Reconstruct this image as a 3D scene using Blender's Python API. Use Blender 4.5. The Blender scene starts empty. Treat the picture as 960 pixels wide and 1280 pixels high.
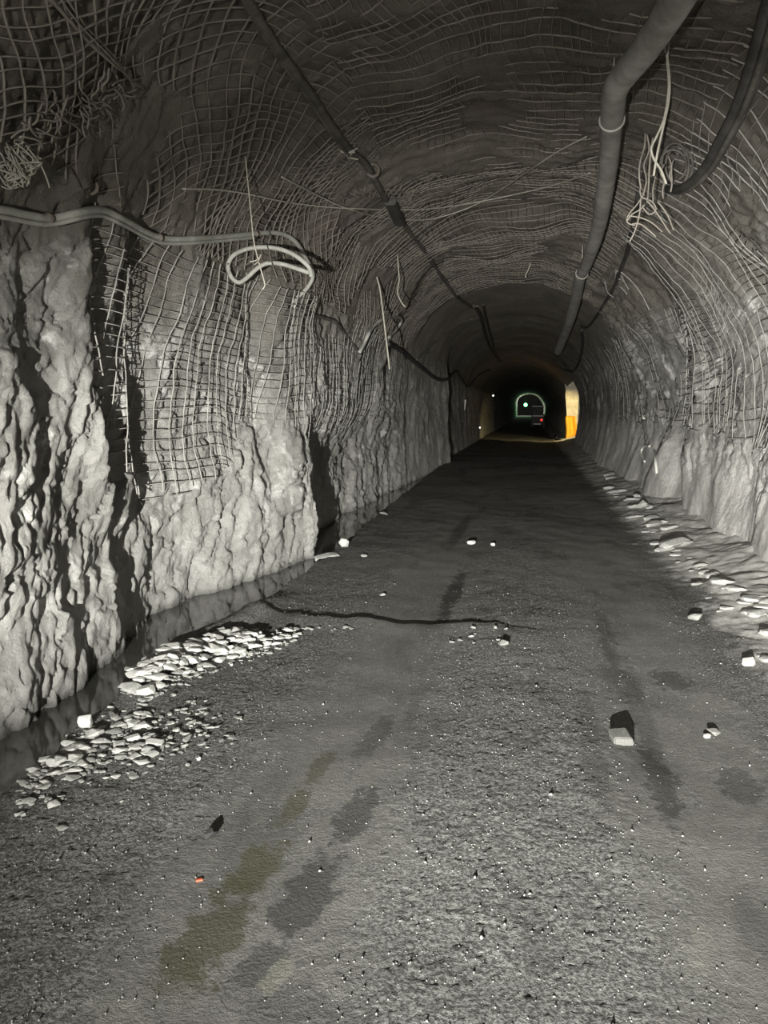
import bpy, bmesh, math, random
import numpy as np
from mathutils import Vector, Matrix
from mathutils.bvhtree import BVHTree

random.seed(7)
RNG = np.random.default_rng(7)
SC = bpy.context.scene
COL = SC.collection

# ------------------------------------------------------------------ camera
F = 950.0                      # focal length in pixels of a 960 x 1280 picture
VPX, VPY = 655.0, 510.0        # where the tunnel axis runs to
CAM_H = 1.6
PITCH = math.atan((640 - VPY) / F)
YAW = math.atan((VPX - 480) / F * math.cos(PITCH))
cam_data = bpy.data.cameras.new('camera')
cam = bpy.data.objects.new('camera', cam_data)
COL.objects.link(cam)
cam.location = (0, 0, CAM_H)
cam.rotation_euler = (math.pi / 2 - PITCH, 0, YAW)
cam_data.sensor_fit = 'VERTICAL'
cam_data.sensor_height = 24.0
cam_data.lens = 24.0 * F / 1280.0
cam_data.clip_end = 400
cam_data.clip_start = 0.05
SC.camera = cam

# ------------------------------------------------------------------ world, exposure, lamps behind the camera
w = bpy.data.worlds.new('world')
SC.world = w
w.use_nodes = True
w.node_tree.nodes['Background'].inputs[0].default_value = (0.010, 0.010, 0.009, 1)
w.node_tree.nodes['Background'].inputs[1].default_value = 0.6
SC.view_settings.view_transform = 'Standard'
SC.view_settings.look = 'None'
SC.view_settings.exposure = 0.0
SC.view_settings.gamma = 1.0
SC.view_settings.use_curve_mapping = False


def aim(o, target):
    d = Vector(target) - o.location
    o.rotation_euler = d.to_track_quat('-Z', 'Y').to_euler()


def spot(name, loc, target, energy, size, blend, radius, color):
    l = bpy.data.lights.new(name, 'SPOT')
    l.energy = energy
    l.spot_size = math.radians(size)
    l.spot_blend = blend
    l.shadow_soft_size = radius
    l.color = color
    o = bpy.data.objects.new(name, l)
    COL.objects.link(o)
    o.location = loc
    aim(o, target)
    return o


LAMP = (-0.45, -2.3, 1.0)
beam = spot('headlamp_beam', LAMP, (0.8, 8.0, 1.15), 10800, 80, 1.0, 0.03, (1.0, 0.985, 0.93))
beam.scale = (1.0, 0.43, 1.0)          # a headlamp's beam is wider than it is high
spot('headlamp_flood', LAMP, (-0.1, 8.0, 1.2), 620, 150, 0.8, 0.03, (1.0, 0.97, 0.90))


def point(name, loc, energy, radius, color):
    l = bpy.data.lights.new(name, 'POINT')
    l.energy = energy
    l.shadow_soft_size = radius
    l.color = color
    o = bpy.data.objects.new(name, l)
    COL.objects.link(o)
    o.location = loc
    return o


# lamps deep in the tunnel: the side passage and the lit chamber far away
spot('side_passage_lamp', (3.0, 34.9, 2.4), (1.95, 38.1, 0.7), 800, 60, 0.5, 0.1, (1.0, 0.78, 0.36))
point('chamber_lamp', (-0.4, 116.6, 2.4), 260, 0.1, (0.95, 1.0, 0.9))


# ------------------------------------------------------------------ pixel <-> world
RM = cam.rotation_euler.to_matrix()
CAM = Vector((0, 0, CAM_H))


def ray(px, py):
    return (RM @ Vector(((px - 480) / F, (640 - py) / F, -1.0))).normalized()


def at_z(px, py, z=0.0):
    d = ray(px, py)
    return CAM + d * ((z - CAM_H) / d.z)


def at_y(px, py, y):
    d = ray(px, py)
    return CAM + d * (y / d.y)


# ------------------------------------------------------------------ noise
_perm = RNG.permutation(256)
_perm = np.concatenate([_perm, _perm, _perm])
_g = RNG.normal(size=(256, 3))
_g = (_g / np.linalg.norm(_g, axis=1)[:, None]).astype(np.float32)


def N(x, y, z):
    x = np.asarray(x, np.float32); y = np.asarray(y, np.float32); z = np.asarray(z, np.float32)
    x, y, z = np.broadcast_arrays(x, y, z)
    xi = np.floor(x); yi = np.floor(y); zi = np.floor(z)
    xf, yf, zf = x - xi, y - yi, z - zi
    xi = xi.astype(np.int32) & 255; yi = yi.astype(np.int32) & 255; zi = zi.astype(np.int32) & 255
    u = xf * xf * xf * (xf * (xf * 6 - 15) + 10)
    v = yf * yf * yf * (yf * (yf * 6 - 15) + 10)
    t = zf * zf * zf * (zf * (zf * 6 - 15) + 10)
    out = 0
    for dx in (0, 1):
        wx = u if dx else 1 - u
        a = _perm[(xi + dx) & 255]
        for dy in (0, 1):
            wy = v if dy else 1 - v
            b = _perm[a + ((yi + dy) & 255)]
            for dz in (0, 1):
                wz = t if dz else 1 - t
                h = _perm[b + ((zi + dz) & 255)]
                g = _g[h]
                out = out + wx * wy * wz * (g[..., 0] * (xf - dx) + g[..., 1] * (yf - dy) + g[..., 2] * (zf - dz))
    return out * 1.5


def sst(x, a, b):
    t = np.clip((np.asarray(x, float) - a) / (b - a), 0, 1)
    return t * t * (3 - 2 * t)


def facets(a, b, seed, tilt=.35):
    """broken rock: one tilted plane per irregular cell; also the distance to the cell's border"""
    ai = np.floor(a).astype(np.int32); bi = np.floor(b).astype(np.int32)
    d1 = np.full(a.shape, 9.0); d2 = np.full(a.shape, 9.0); val = np.zeros(a.shape)
    for da in (-1, 0, 1):
        for db in (-1, 0, 1):
            h = _perm[(_perm[(ai + da + seed * 31) & 255] + bi + db + seed * 17) & 255]
            g = _g[h]
            ca = ai + da + .5 + .62 * g[..., 0]; cb = bi + db + .5 + .62 * g[..., 1]
            d = np.hypot(a - ca, b - cb)
            v = g[..., 2] * .6 + tilt * ((a - ca) * g[..., 1] * 2 + (b - cb) * g[..., 0] * 2)
            near = d < d1
            d2 = np.where(near, d1, np.minimum(d2, d)); val = np.where(near, v, val); d1 = np.where(near, d, d1)
    return val, d2 - d1


# ------------------------------------------------------------------ tunnel surface
PROFILE = np.array([(-2.62, -0.40), (-2.70, 0.65), (-2.74, 1.7), (-2.62, 2.6), (-2.28, 3.32), (-1.66, 3.92), (-0.8, 4.2),
                    (0.1, 4.22), (0.95, 4.03), (1.72, 3.55), (2.3, 2.7), (2.48, 1.5), (2.24, 0.0)])


def catmull(P, t):
    P = np.asarray(P, float)
    n = len(P)
    t = np.clip(t, 0, n - 1 - 1e-6)
    i = np.floor(t).astype(int)
    f = (t - i)[:, None]
    p0 = P[np.maximum(i - 1, 0)]; p1 = P[i]; p2 = P[np.minimum(i + 1, n - 1)]; p3 = P[np.minimum(i + 2, n - 1)]
    return 0.5 * (2 * p1 + (p2 - p0) * f + (2 * p0 - 5 * p1 + 4 * p2 - p3) * f ** 2 + (3 * p1 - p0 - 3 * p2 + p3) * f ** 3)


UG = np.linspace(0, 12, 481)
_T = catmull(PROFILE, UG)
_d = np.gradient(_T, axis=0)
_d /= np.linalg.norm(_d, axis=1)[:, None]
_NX, _NZ = _d[:, 1], -_d[:, 0]       # inward normal

S_L = [-9, 3.8, 4.8, 5.8, 6.3, 7.4, 8.35, 8.5, 8.75, 9.1, 12, 16, 21, 22.6, 23.3, 26, 38, 60, 130]
V_L = [0, -.04, -.14, -.36, -.33, .05, .33, .33, .30, .28, .12, .05, .34, .56, .25, .3, .45, .5, .5]
S_R = [-9, 5, 12, 20, 35, 38.4, 38.7, 130]
V_R = [0, 0, -.08, -.3, -.1, -.1, -.12, -.4]
S_C = [-9, 15.5, 16.8, 17.3, 25, 38, 130]
V_C = [0, 0, -.03, .10, -.15, -.5, -.55]


def surf(s, u, full=True, push=0.0):
    """points of the tunnel lining at distance s along it and position u around it; full=False gives the netting's smoother version"""
    s = np.asarray(s, float); u = np.asarray(u, float)
    x = np.interp(u, UG, _T[:, 0]); z = np.interp(u, UG, _T[:, 1])
    nx = np.interp(u, UG, _NX); nz = np.interp(u, UG, _NZ)
    wl = 1 - sst(u, 2.0, 4.8)
    wr = sst(u, 7.2, 10)
    wc = sst(z, 1.2, 3.6)
    x = x + wl * np.interp(s, S_L, V_L) + wr * np.interp(s, S_R, V_R)
    z = z + wc * np.interp(s, S_C, V_C)
    x = x + np.interp(s, [45, 115], [0, .85]) + (x < 0) * np.interp(s, [45, 115], [0, .35])
    # the black recess low in the left wall
    x = x - (1 - sst(u, 1.15, 2.0)) * np.interp(s, [8.42, 8.6, 9.1, 12, 16], [0, .26, .33, .36, 0])
    L = 1 - sst(u, 2.8, 3.8)
    R = sst(u, 8.6, 9.6)
    Cw = 1 - L - R
    near = 1 - .6 * sst(s, 15.5, 18)
    far = 1 - .75 * sst(s, 15.8, 17.2) * Cw
    low = (.17 - .06 * L) * N(x * .45, s * .42, z * .45 + 7) + (.10 - .04 * L) * N(x * 1.0 + 3, s * .9, z * 1.0)
    low += L * (.06 * N(s * 1.25 + 11, z * .45, 2.2 + 0 * s) + .03 * N(s * 3.0, z * .9, 5.1 + 0 * s))
    low += Cw * .10 * N(x * .9, s * .55 + 4, 9.3 + 0 * s)
    low += R * (.10 * N(s * .9, z * .5, 3.3 + 0 * s) + .04 * N(s * 2.2, z * .9, 13.3 + 0 * s) - .14 * np.exp(-((s - 12.3) / .5) ** 2) * (z > 0))
    se = s + .22 * (z - 2.2)
    g = lambda c, w_: np.exp(-((se - c) / w_) ** 2)
    low += L * sst(z, .5, 1.1) * (.10 * g(4.42, .18) - .13 * g(4.68, .11) + .07 * g(5.0, .15) - .13 * g(5.42, .14) + .13 * g(6.15, .38) - .10 * g(7.35, .16) + .06 * g(7.8, .2))
    low = low * near * (1 - .5 * sst(s, 15.8, 17.2) * Cw)
    d = low
    if full:
        mid = .042 * N(x * 2.1, s * 1.9, z * 2.1) + .036 * (np.abs(N(x * 3.1, s * 2.7, z * 2.2 + 5)) - .25)
        # broken slabs: tilted facets with sharp borders, elongated up the wall, and a few saw-tooth ledges
        wa = .55 * N(s * .9, z * .8, 4.4 + 0 * s) + .16 * N(s * 3.4, z * 3.0, 1.4 + 0 * s) + .06 * N(s * 9, z * 8, 2.4 + 0 * s)
        wb = .55 * N(s * .8, z * .9, 14.4 + 0 * s) + .16 * N(s * 3.1, z * 3.3, 11.4 + 0 * s) + .06 * N(s * 9, z * 9, 12.4 + 0 * s)
        lean = s - .35 * z
        v1, e1 = facets(lean * 1.25 + wa, z * .75 + wb, 1)
        v2, e2 = facets(lean * 3.1 + wa * 1.6, z * 1.9 + wb * 1.6, 2)
        v3, e3 = facets(lean * 7.5 + wa * 2.2, z * 5.0 + wb * 2.2, 3)
        v4, e4 = facets(s * 16 + wa * 3, z * 13 + wb * 3, 4)
        q = 1.5 * s - .5 * z + 1.9 * N(s * .55, z * .55, 4.4 + 0 * s) + .45 * N(s * 2.0, z * 1.5, 1.4 + 0 * s)
        f = q - np.floor(q)
        f = f * (1 - sst(f, .94, 1.0))
        m1 = sst(N(s * .7, z * .6, 17.7 + 0 * s), -.1, .35)
        m2 = sst(N(s * .9, z * .8, 37.7 + 0 * s), -.25, .3)
        crack = .026 * (1 - sst(e1, .0, .05)) + .022 * (1 - sst(e2, .0, .07)) * m2
        lowz = 1 - .45 * sst(z, 1.6, 2.4)
        saw = L * lowz * (.05 * v1 + .036 * v2 + .030 * v3 + .012 * v4 + .03 * (f - .45) * m1 - crack)
        rz = sst(z, .55, 1.2)
        saw += R * (rz * (.05 * v1 + .045 * v2 + .03 * v3 + .012 * v4 - .6 * crack) + (1 - rz) * (.014 * v1 + .006 * v3))
        saw += Cw * (.03 * v1 + .022 * v2 + .016 * v3 + .006 * v4)
        rough = L * 1.0 + Cw * .85 + R * (.2 + .8 * sst(z, .7, 1.4))
        fine = .020 * N(x * 7, s * 6.5, z * 7) + .011 * N(x * 16, s * 15, z * 15) + .006 * N(x * 37, s * 33, z * 35)
        fine += R * .015 * np.abs(N(s * 3.2 + z, z * 1.2, 8 + 0 * s)) * (1 - sst(z, .8, 1.4))
        d = d + (mid * rough + saw + fine * (.5 + .5 * rough)) * near * far
    d = d + push
    return np.stack([x + nx * d, s, z + nz * d], -1), np.stack([nx, 0 * s, nz], -1)


# ------------------------------------------------------------------ mesh helpers
def np_mesh(name, verts, quads, smooth=True):
    verts = np.asarray(verts, np.float32).reshape(-1, 3)
    quads = np.asarray(quads, np.int32)
    k = quads.shape[1]
    me = bpy.data.meshes.new(name)
    me.vertices.add(len(verts))
    me.vertices.foreach_set('co', verts.ravel())
    me.loops.add(quads.size)
    me.loops.foreach_set('vertex_index', quads.ravel())
    me.polygons.add(len(quads))
    me.polygons.foreach_set('loop_start', np.arange(0, quads.size, k, dtype=np.int32))
    if smooth:
        me.polygons.foreach_set('use_smooth', np.ones(len(quads), bool))
    me.update(calc_edges=True)
    return me


def link(name, me, mat, parent=None):
    o = bpy.data.objects.new(name, me)
    COL.objects.link(o)
    if mat is not None and not len(me.materials):
        me.materials.append(mat)
    if parent is not None:
        o.parent = parent
    return o


def tag(o, label=None, cat=None, group=None, kind=None):
    if label: o['label'] = label
    if cat: o['category'] = cat
    if group: o['group'] = group
    if kind: o['kind'] = kind
    return o


def empty(name, loc=(0, 0, 0)):
    o = bpy.data.objects.new(name, None)
    COL.objects.link(o)
    o.location = loc
    return o


def grid_quads(ni, nj):
    i, j = np.meshgrid(np.arange(ni - 1), np.arange(nj - 1), indexing='ij')
    a = i * nj + j
    return np.stack([a, a + 1, a + nj + 1, a + nj], -1).reshape(-1, 4)


def compact(verts, quads):
    used = np.unique(quads)
    remap = np.full(len(verts), -1, np.int32)
    remap[used] = np.arange(len(used))
    return verts[used], remap[quads]


class MB:
    """collects tubes, boxes and hulls into one mesh"""
    def __init__(self):
        self.v = []; self.f = []

    def tube(self, pts, r, sides=8, cap=True, res=6, smooth=True, ripple=0.0, flat=1.0):
        P = np.array([tuple(p) for p in pts], float)
        rr = np.full(len(P), r, float) if np.isscalar(r) else np.asarray(r, float)
        if smooth and len(P) > 2:
            t = np.linspace(0, len(P) - 1, (len(P) - 1) * res + 1)
            rr = np.interp(t, np.arange(len(P)), rr)
            P = catmull(P, t)
        n = len(P)
        if ripple:
            rr = rr * (1 + ripple * np.array([random.uniform(-1, 1) for _ in range(n)]))
        T = np.gradient(P, axis=0)
        T /= np.maximum(np.linalg.norm(T, axis=1)[:, None], 1e-9)
        a = np.array([0, 0, 1.0]) if abs(T[0, 2]) < .9 else np.array([1.0, 0, 0])
        nrm = np.cross(T[0], a); nrm /= np.linalg.norm(nrm)
        b0 = len(self.v)
        for k in range(n):
            nrm = nrm - T[k] * np.dot(nrm, T[k]); nrm /= np.linalg.norm(nrm)
            bn = np.cross(T[k], nrm)
            for q in range(sides):
                an = 2 * math.pi * q / sides
                self.v.append(tuple(P[k] + rr[k] * (math.cos(an) * nrm + math.sin(an) * flat * bn)))
        for k in range(n - 1):
            for q in range(sides):
                a0 = b0 + k * sides + q; a1 = b0 + k * sides + (q + 1) % sides
                self.f.append((a0, a1, a1 + sides, a0 + sides))
        if cap:
            self.f.append(tuple(b0 + q for q in range(sides))[::-1])
            self.f.append(tuple(b0 + (n - 1) * sides + q for q in range(sides)))
        return P

    def box(self, c, size, rot=None, bevel=0):
        b0 = len(self.v)
        for sx in (-.5, .5):
            for sy in (-.5, .5):
                for sz in (-.5, .5):
                    p = Vector((sx * size[0], sy * size[1], sz * size[2]))
                    if rot is not None: p = rot @ p
                    self.v.append(tuple(p + Vector(c)))
        for q in ((0, 1, 3, 2), (4, 6, 7, 5), (0, 4, 5, 1), (2, 3, 7, 6), (0, 2, 6, 4), (1, 5, 7, 3)):
            self.f.append(tuple(b0 + k for k in q))

    def mesh(self, name, smooth=True):
        me = bpy.data.meshes.new(name)
        me.from_pydata(self.v, [], self.f)
        if smooth:
            me.polygons.foreach_set('use_smooth', np.ones(len(me.polygons), bool))
        me.update()
        return me

    def build(self, name, mat, parent=None, smooth=True):
        return link(name, self.mesh(name, smooth), mat, parent)


# ------------------------------------------------------------------ materials
class NT:
    def __init__(self, name):
        self.m = bpy.data.materials.new(name)
        self.m.use_nodes = True
        self.t = self.m.node_tree
        self.b = self.t.nodes['Principled BSDF']
        self.geo = self.t.nodes.new('ShaderNodeTexCoord').outputs['Object']

    def node(self, kind, **kw):
        n = self.t.nodes.new(kind)
        for k, v in kw.items():
            setattr(n, k, v)
        return n

    def set(self, sock, v):
        if hasattr(v, 'is_linked') or hasattr(v, 'links'):
            self.t.links.new(v, sock)
        elif isinstance(v, tuple) and len(v) == 3 and sock.type == 'RGBA':
            sock.default_value = (*v, 1)
        else:
            sock.default_value = v

    def noise(self, scale, detail=4, rough=.6, vec=None, stretch=None, dist=0.0):
        n = self.node('ShaderNodeTexNoise')
        v = vec or self.geo
        if stretch:
            mp = self.node('ShaderNodeMapping')
            mp.inputs['Scale'].default_value = stretch
            self.t.links.new(v, mp.inputs['Vector'])
            v = mp.outputs['Vector']
        self.t.links.new(v, n.inputs['Vector'])
        n.inputs['Scale'].default_value = scale
        n.inputs['Detail'].default_value = detail
        n.inputs['Roughness'].default_value = rough
        n.inputs['Distortion'].default_value = dist
        return n.outputs['Fac']

    def ramp(self, fac, lo, hi, a=0.0, b=1.0):
        n = self.node('ShaderNodeMapRange', interpolation_type='SMOOTHSTEP')
        self.t.links.new(fac, n.inputs['Value'])
        n.inputs['From Min'].default_value = lo; n.inputs['From Max'].default_value = hi
        n.inputs['To Min'].default_value = a; n.inputs['To Max'].default_value = b
        return n.outputs['Result']

    def math(self, op, a, b=None):
        n = self.node('ShaderNodeMath', operation=op)
        self.set(n.inputs[0], a)
        if b is not None: self.set(n.inputs[1], b)
        return n.outputs[0]

    def mix(self, fac, a, b, mode='MIX'):
        n = self.node('ShaderNodeMix', data_type='RGBA', blend_type=mode)
        self.set(n.inputs[0], fac)
        self.set(n.inputs[6], a); self.set(n.inputs[7], b)
        return n.outputs[2]

    def xyz(self):
        n = self.node('ShaderNodeSeparateXYZ')
        self.t.links.new(self.geo, n.inputs[0])
        return n.outputs

    def bump(self, h, strength, dist, prev=None):
        n = self.node('ShaderNodeBump')
        self.set(n.inputs['Height'], h)
        n.inputs['Strength'].default_value = strength
        n.inputs['Distance'].default_value = dist
        if prev is not None: self.t.links.new(prev, n.inputs['Normal'])
        return n.outputs['Normal']

    def done(self, color, rough=.9, normal=None, spec=.2, metal=0.0):
        self.set(self.b.inputs['Base Color'], color)
        self.set(self.b.inputs['Roughness'], rough)
        self.b.inputs['Specular IOR Level'].default_value = spec
        self.b.inputs['Metallic'].default_value = metal
        if normal is not None: self.t.links.new(normal, self.b.inputs['Normal'])
        return self.m


def rock_mat(name, dark, base, pale, pale_lo, pale_hi, tint=None):
    n = NT(name)
    c = n.mix(n.ramp(n.noise(1.3, 6, .65), .35, .65), dark, base)
    c = n.mix(n.ramp(n.noise(2.2, 5, .7, dist=.6), pale_lo, pale_hi), c, pale)
    c = n.mix(n.ramp(n.noise(23, 5, .75), .3, .7, 0, .5), c, n.mix(.5, c, dark))
    if tint:
        c = n.mix(n.ramp(n.noise(.9, 3, .5), .45, .7, 0, .6), c, tint)
    nb = n.bump(n.noise(22, 10, .75), 1.0, .05)
    nb = n.bump(n.noise(95, 5, .75), .6, .012, nb)
    return n, c, nb


n_, c_, b_ = rock_mat('left_rock', (.27, .265, .245), (.48, .474, .445), (.74, .735, .70), .53, .64)
z_ = n_.xyz()[2]
c_ = n_.mix(n_.math('MULTIPLY', n_.ramp(z_, 1.2, -.1, 0, .75), n_.ramp(n_.noise(1.7, 4, .6), .3, .6, .35, 1)), c_, (.70, .695, .655))
c_ = n_.mix(n_.ramp(z_, -.02, -.16, 0, .8), c_, (.10, .10, .09))
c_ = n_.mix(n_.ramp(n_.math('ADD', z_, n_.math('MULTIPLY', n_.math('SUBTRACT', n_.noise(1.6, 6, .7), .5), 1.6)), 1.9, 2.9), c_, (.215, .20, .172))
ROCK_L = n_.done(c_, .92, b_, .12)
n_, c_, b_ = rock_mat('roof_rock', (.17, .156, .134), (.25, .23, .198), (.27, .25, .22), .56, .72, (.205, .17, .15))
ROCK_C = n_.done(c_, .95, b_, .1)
n_, c_, b_ = rock_mat('right_rock', (.24, .234, .22), (.42, .41, .385), (.82, .81, .78), .54, .62)
z_ = n_.xyz()[2]
smear = n_.noise(2.4, 6, .7, stretch=(1, .7, .55), dist=1.2)
c_ = n_.mix(n_.math('MULTIPLY', n_.ramp(z_, 1.55, .7, 0, 1), n_.ramp(smear, .32, .58, .35, 1)), c_, (.76, .745, .71))
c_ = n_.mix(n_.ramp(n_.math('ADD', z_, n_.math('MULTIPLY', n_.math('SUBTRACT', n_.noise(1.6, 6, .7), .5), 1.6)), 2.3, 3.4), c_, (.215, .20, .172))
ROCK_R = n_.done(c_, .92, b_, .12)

# road: wheel tracks of packed fines, gravelly strips, damp stains, pale dust against the right wall
n_ = NT('mine_road')
X_, Y_, Z_ = n_.xyz()
wob = n_.math('MULTIPLY', n_.math('SUBTRACT', n_.noise(.9, 4, .6), .5), .7)
xw = n_.math('ADD', X_, wob)
grain = n_.noise(75, 4, .75)
grain2 = n_.noise(26, 5, .7)
track = n_.math('ADD', n_.ramp(n_.math('ABSOLUTE', n_.math('ADD', xw, .82)), .50, .25), n_.ramp(n_.math('ABSOLUTE', n_.math('SUBTRACT', xw, .78)), .50, .3))
track = n_.math('MINIMUM', track, 1.0)
c_ = n_.mix(n_.ramp(grain, .40, .62), (.07, .07, .065), (.24, .24, .227))
packed = n_.mix(n_.ramp(grain2, .3, .7), (.135, .134, .124), (.185, .183, .170))
c_ = n_.mix(n_.math('MULTIPLY', track, n_.ramp(n_.noise(3, 5, .65), .3, .55, .35, 1)), c_, packed)
c_ = n_.mix(n_.ramp(n_.noise(1.5, 6, .65, stretch=(1.6, .45, 1)), .5, .66, 0, .55), c_, (.065, .065, .06))
berm = n_.ramp(n_.math('ADD', X_, n_.math('MULTIPLY', n_.math('SUBTRACT', n_.noise(2.2, 6, .7), .5), 1.0)), 1.38, 1.62)
c_ = n_.mix(berm, c_, n_.mix(n_.ramp(n_.noise(5, 6, .7), .35, .65), (.33, .325, .305), (.62, .61, .575)))


def stain(c, px, py, rx, ry, ang, color, amount, freq=6):
    p = at_z(px, py)
    mp = n_.node('ShaderNodeMapping', vector_type='TEXTURE')
    mp.inputs['Location'].default_value = (p.x, p.y, 0)
    mp.inputs['Rotation'].default_value = (0, 0, ang)
    mp.inputs['Scale'].default_value = (rx, ry, 1)
    n_.t.links.new(n_.geo, mp.inputs['Vector'])
    sx = n_.node('ShaderNodeSeparateXYZ')
    n_.t.links.new(mp.outputs[0], sx.inputs[0])
    r = n_.math('SQRT', n_.math('ADD', n_.math('POWER', n_.math('ABSOLUTE', sx.outputs[0]), 2.0), n_.math('POWER', n_.math('ABSOLUTE', sx.outputs[1]), 2.0)))
    r = n_.math('ADD', r, n_.math('MULTIPLY', n_.math('SUBTRACT', n_.noise(freq * 1.6, 7, .75), .5), 3.2))
    return n_.mix(n_.ramp(r, 1.05, .7, 0, amount), c, color)


OLIVE = (.078, .076, .05)
for px, py, rx, ry, am in ((318, 1083, .085, .19, .85), (262, 1170, .11, .22, .8), (368, 1008, .05, .15, .7), (400, 960, .05, .2, .6), (225, 1215, .1, .1, .5), (300, 1099, .05, .05, .9)):
    c_ = stain(c_, px, py, rx, ry, -.12, OLIVE, am)
for px, py, rx, ry, am in ((385, 1115, .10, .24, .8), (445, 1020, .08, .22, .75), (330, 1200, .08, .12, .6), (380, 1262, .2, .08, .4), (470, 920, .07, .3, .5)):
    c_ = stain(c_, px, py, rx, ry, -.1, (.055, .055, .054), am)
for px, py, rx, ry, am in ((567, 735, .085, .95, .85), (575, 660, .09, 1.5, .6), (556, 765, .06, .22, .8), (825, 975, .07, .4, .7), (925, 975, .12, .16, .6), (840, 845, .12, .2, .6), (740, 930, .06, .8, .35), (800, 880, .06, .9, .4), (760, 800, .06, 1.2, .4)):
    c_ = stain(c_, px, py, rx, ry, -.02, (.045, .045, .042), am, 9)
for px, py, rx, ry, am in ((350, 1212, .04, .08, .55), (150, 1262, .10, .06, .25), (875, 1185, .04, .15, .25)):
    c_ = stain(c_, px, py, rx, ry, -.3, (.26, .26, .22), am, 12)
nb = n_.bump(grain, .8, .015)
nb = n_.bump(grain2, .35, .015, nb)
ROAD = n_.done(c_, .88, nb, .18)

n_ = NT('ditch_water')
WATER = n_.done(n_.mix(n_.ramp(n_.noise(2, 4, .6), .4, .6), (.075, .076, .068), (.11, .11, .10)), .06, n_.bump(n_.noise(5, 3, .5), .06, .02), .5)
n_ = NT('dusty_netting')
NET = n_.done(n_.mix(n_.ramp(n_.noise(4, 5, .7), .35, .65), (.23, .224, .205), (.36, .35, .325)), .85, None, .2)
n_ = NT('roof_netting')
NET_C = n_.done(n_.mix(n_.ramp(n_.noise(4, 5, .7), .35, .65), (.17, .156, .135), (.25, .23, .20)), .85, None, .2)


def plain(name, a, b, rough=.6, scale=9, bump=.2, spec=.3):
    n = NT(name)
    c = n.mix(n.ramp(n.noise(scale, 5, .7), .35, .65), a, b)
    return n.done(c, rough, n.bump(n.noise(60, 4, .6), bump, .01), spec)


HOSE = plain('dusty_hose', (.27, .27, .24), (.38, .38, .345), .6)
DUCT = plain('dusty_duct', (.19, .18, .165), (.30, .29, .27), .75, 5)
BLACK = plain('black_cable', (.035, .035, .033), (.075, .072, .066), .55, 7)
DARKC = plain('dark_cable', (.06, .056, .05), (.13, .12, .108), .7, 7)
ROPE = plain('pale_rope', (.34, .325, .27), (.46, .44, .38), .85, 20)
WIRE = plain('pale_wire', (.32, .31, .26), (.44, .425, .37), .6, 20)
STRAP = plain('strap_cloth', (.30, .29, .26), (.38, .37, .34), .8)
STONE = plain('pale_stone', (.36, .36, .34), (.56, .56, .53), .9, 14, .5, .15)
STONE_W = plain('white_stone', (.58, .58, .555), (.70, .70, .67), .9, 14, .4, .15)
STONE_G = plain('grey_stone', (.24, .24, .225), (.36, .36, .335), .9, 14, .5, .15)
STONE_M = plain('drab_stone', (.12, .12, .112), (.19, .19, .177), .9, 14, .5, .15)
STONE_D = plain('dark_stone', (.03, .03, .03), (.06, .06, .058), .8, 14, .5, .2)
STEEL = plain('rusty_steel', (.11, .095, .08), (.19, .165, .14), .6, 20, .3, .4)
RED = plain('red_plastic', (.55, .10, .05), (.65, .16, .09), .6)
ORANGE = plain('orange_sheet', (.80, .36, .03), (.88, .46, .05), .6)
WHITE = plain('white_paint', (.8, .8, .74), (.9, .9, .84), .5)


def glow(name, color, strength):
    n = NT(name)
    n.set(n.b.inputs['Base Color'], color)
    n.set(n.b.inputs['Emission Color'], color)
    n.b.inputs['Emission Strength'].default_value = strength
    return n.m


GREEN_L = glow('green_lamp_glass', (.12, 1.0, .25), 14)
WHITE_L = glow('white_lamp_glass', (1.0, .98, .9), 4)
RED_L = glow('red_lamp_glass', (.8, .06, .05), 1.2)

# ------------------------------------------------------------------ tunnel lining
rows = list(np.arange(-6, 2.4, .09))
s = 2.4
while s < 40:
    rows.append(s)
    d = max(.0145, .0046 * s)
    if 8.25 < s < 9.2: d = .018
    s += d
rows += list(np.arange(40, 126, 1.2))
rows = np.array(rows)


def lining(name, u0, u1, step, mat, hole=None):
    us = np.linspace(u0, u1, int(round((u1 - u0) / step)) + 1)
    S, U = np.meshgrid(rows, us, indexing='ij')
    P, _ = surf(S.ravel(), U.ravel())
    q = grid_quads(len(rows), len(us))
    if hole is not None:
        keep = ~hole(S.ravel()[q[:, 0]], U.ravel()[q[:, 0]])
        P, q = compact(P, q[keep])
    o = link(name, np_mesh(name, P, q), mat)
    tag(o, kind='structure')
    return P, q


CROSS0, CROSS1, CROSS_U = 34.2, 38.55, 9.6
parts = [lining('wall_left', 0, 3.4, .019, ROCK_L),
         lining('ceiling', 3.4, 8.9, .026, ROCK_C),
         lining('wall_right', 8.9, 12, .021, ROCK_R, lambda s_, u_: (s_ > CROSS0) & (s_ < CROSS1) & (u_ > CROSS_U))]
bv, bf, off = [], [], 0
for P, q in parts:
    bv.append(P); bf.append(q + off); off += len(P)
BVH = BVHTree.FromPolygons(np.concatenate(bv).tolist(), np.concatenate(bf).tolist())

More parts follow.
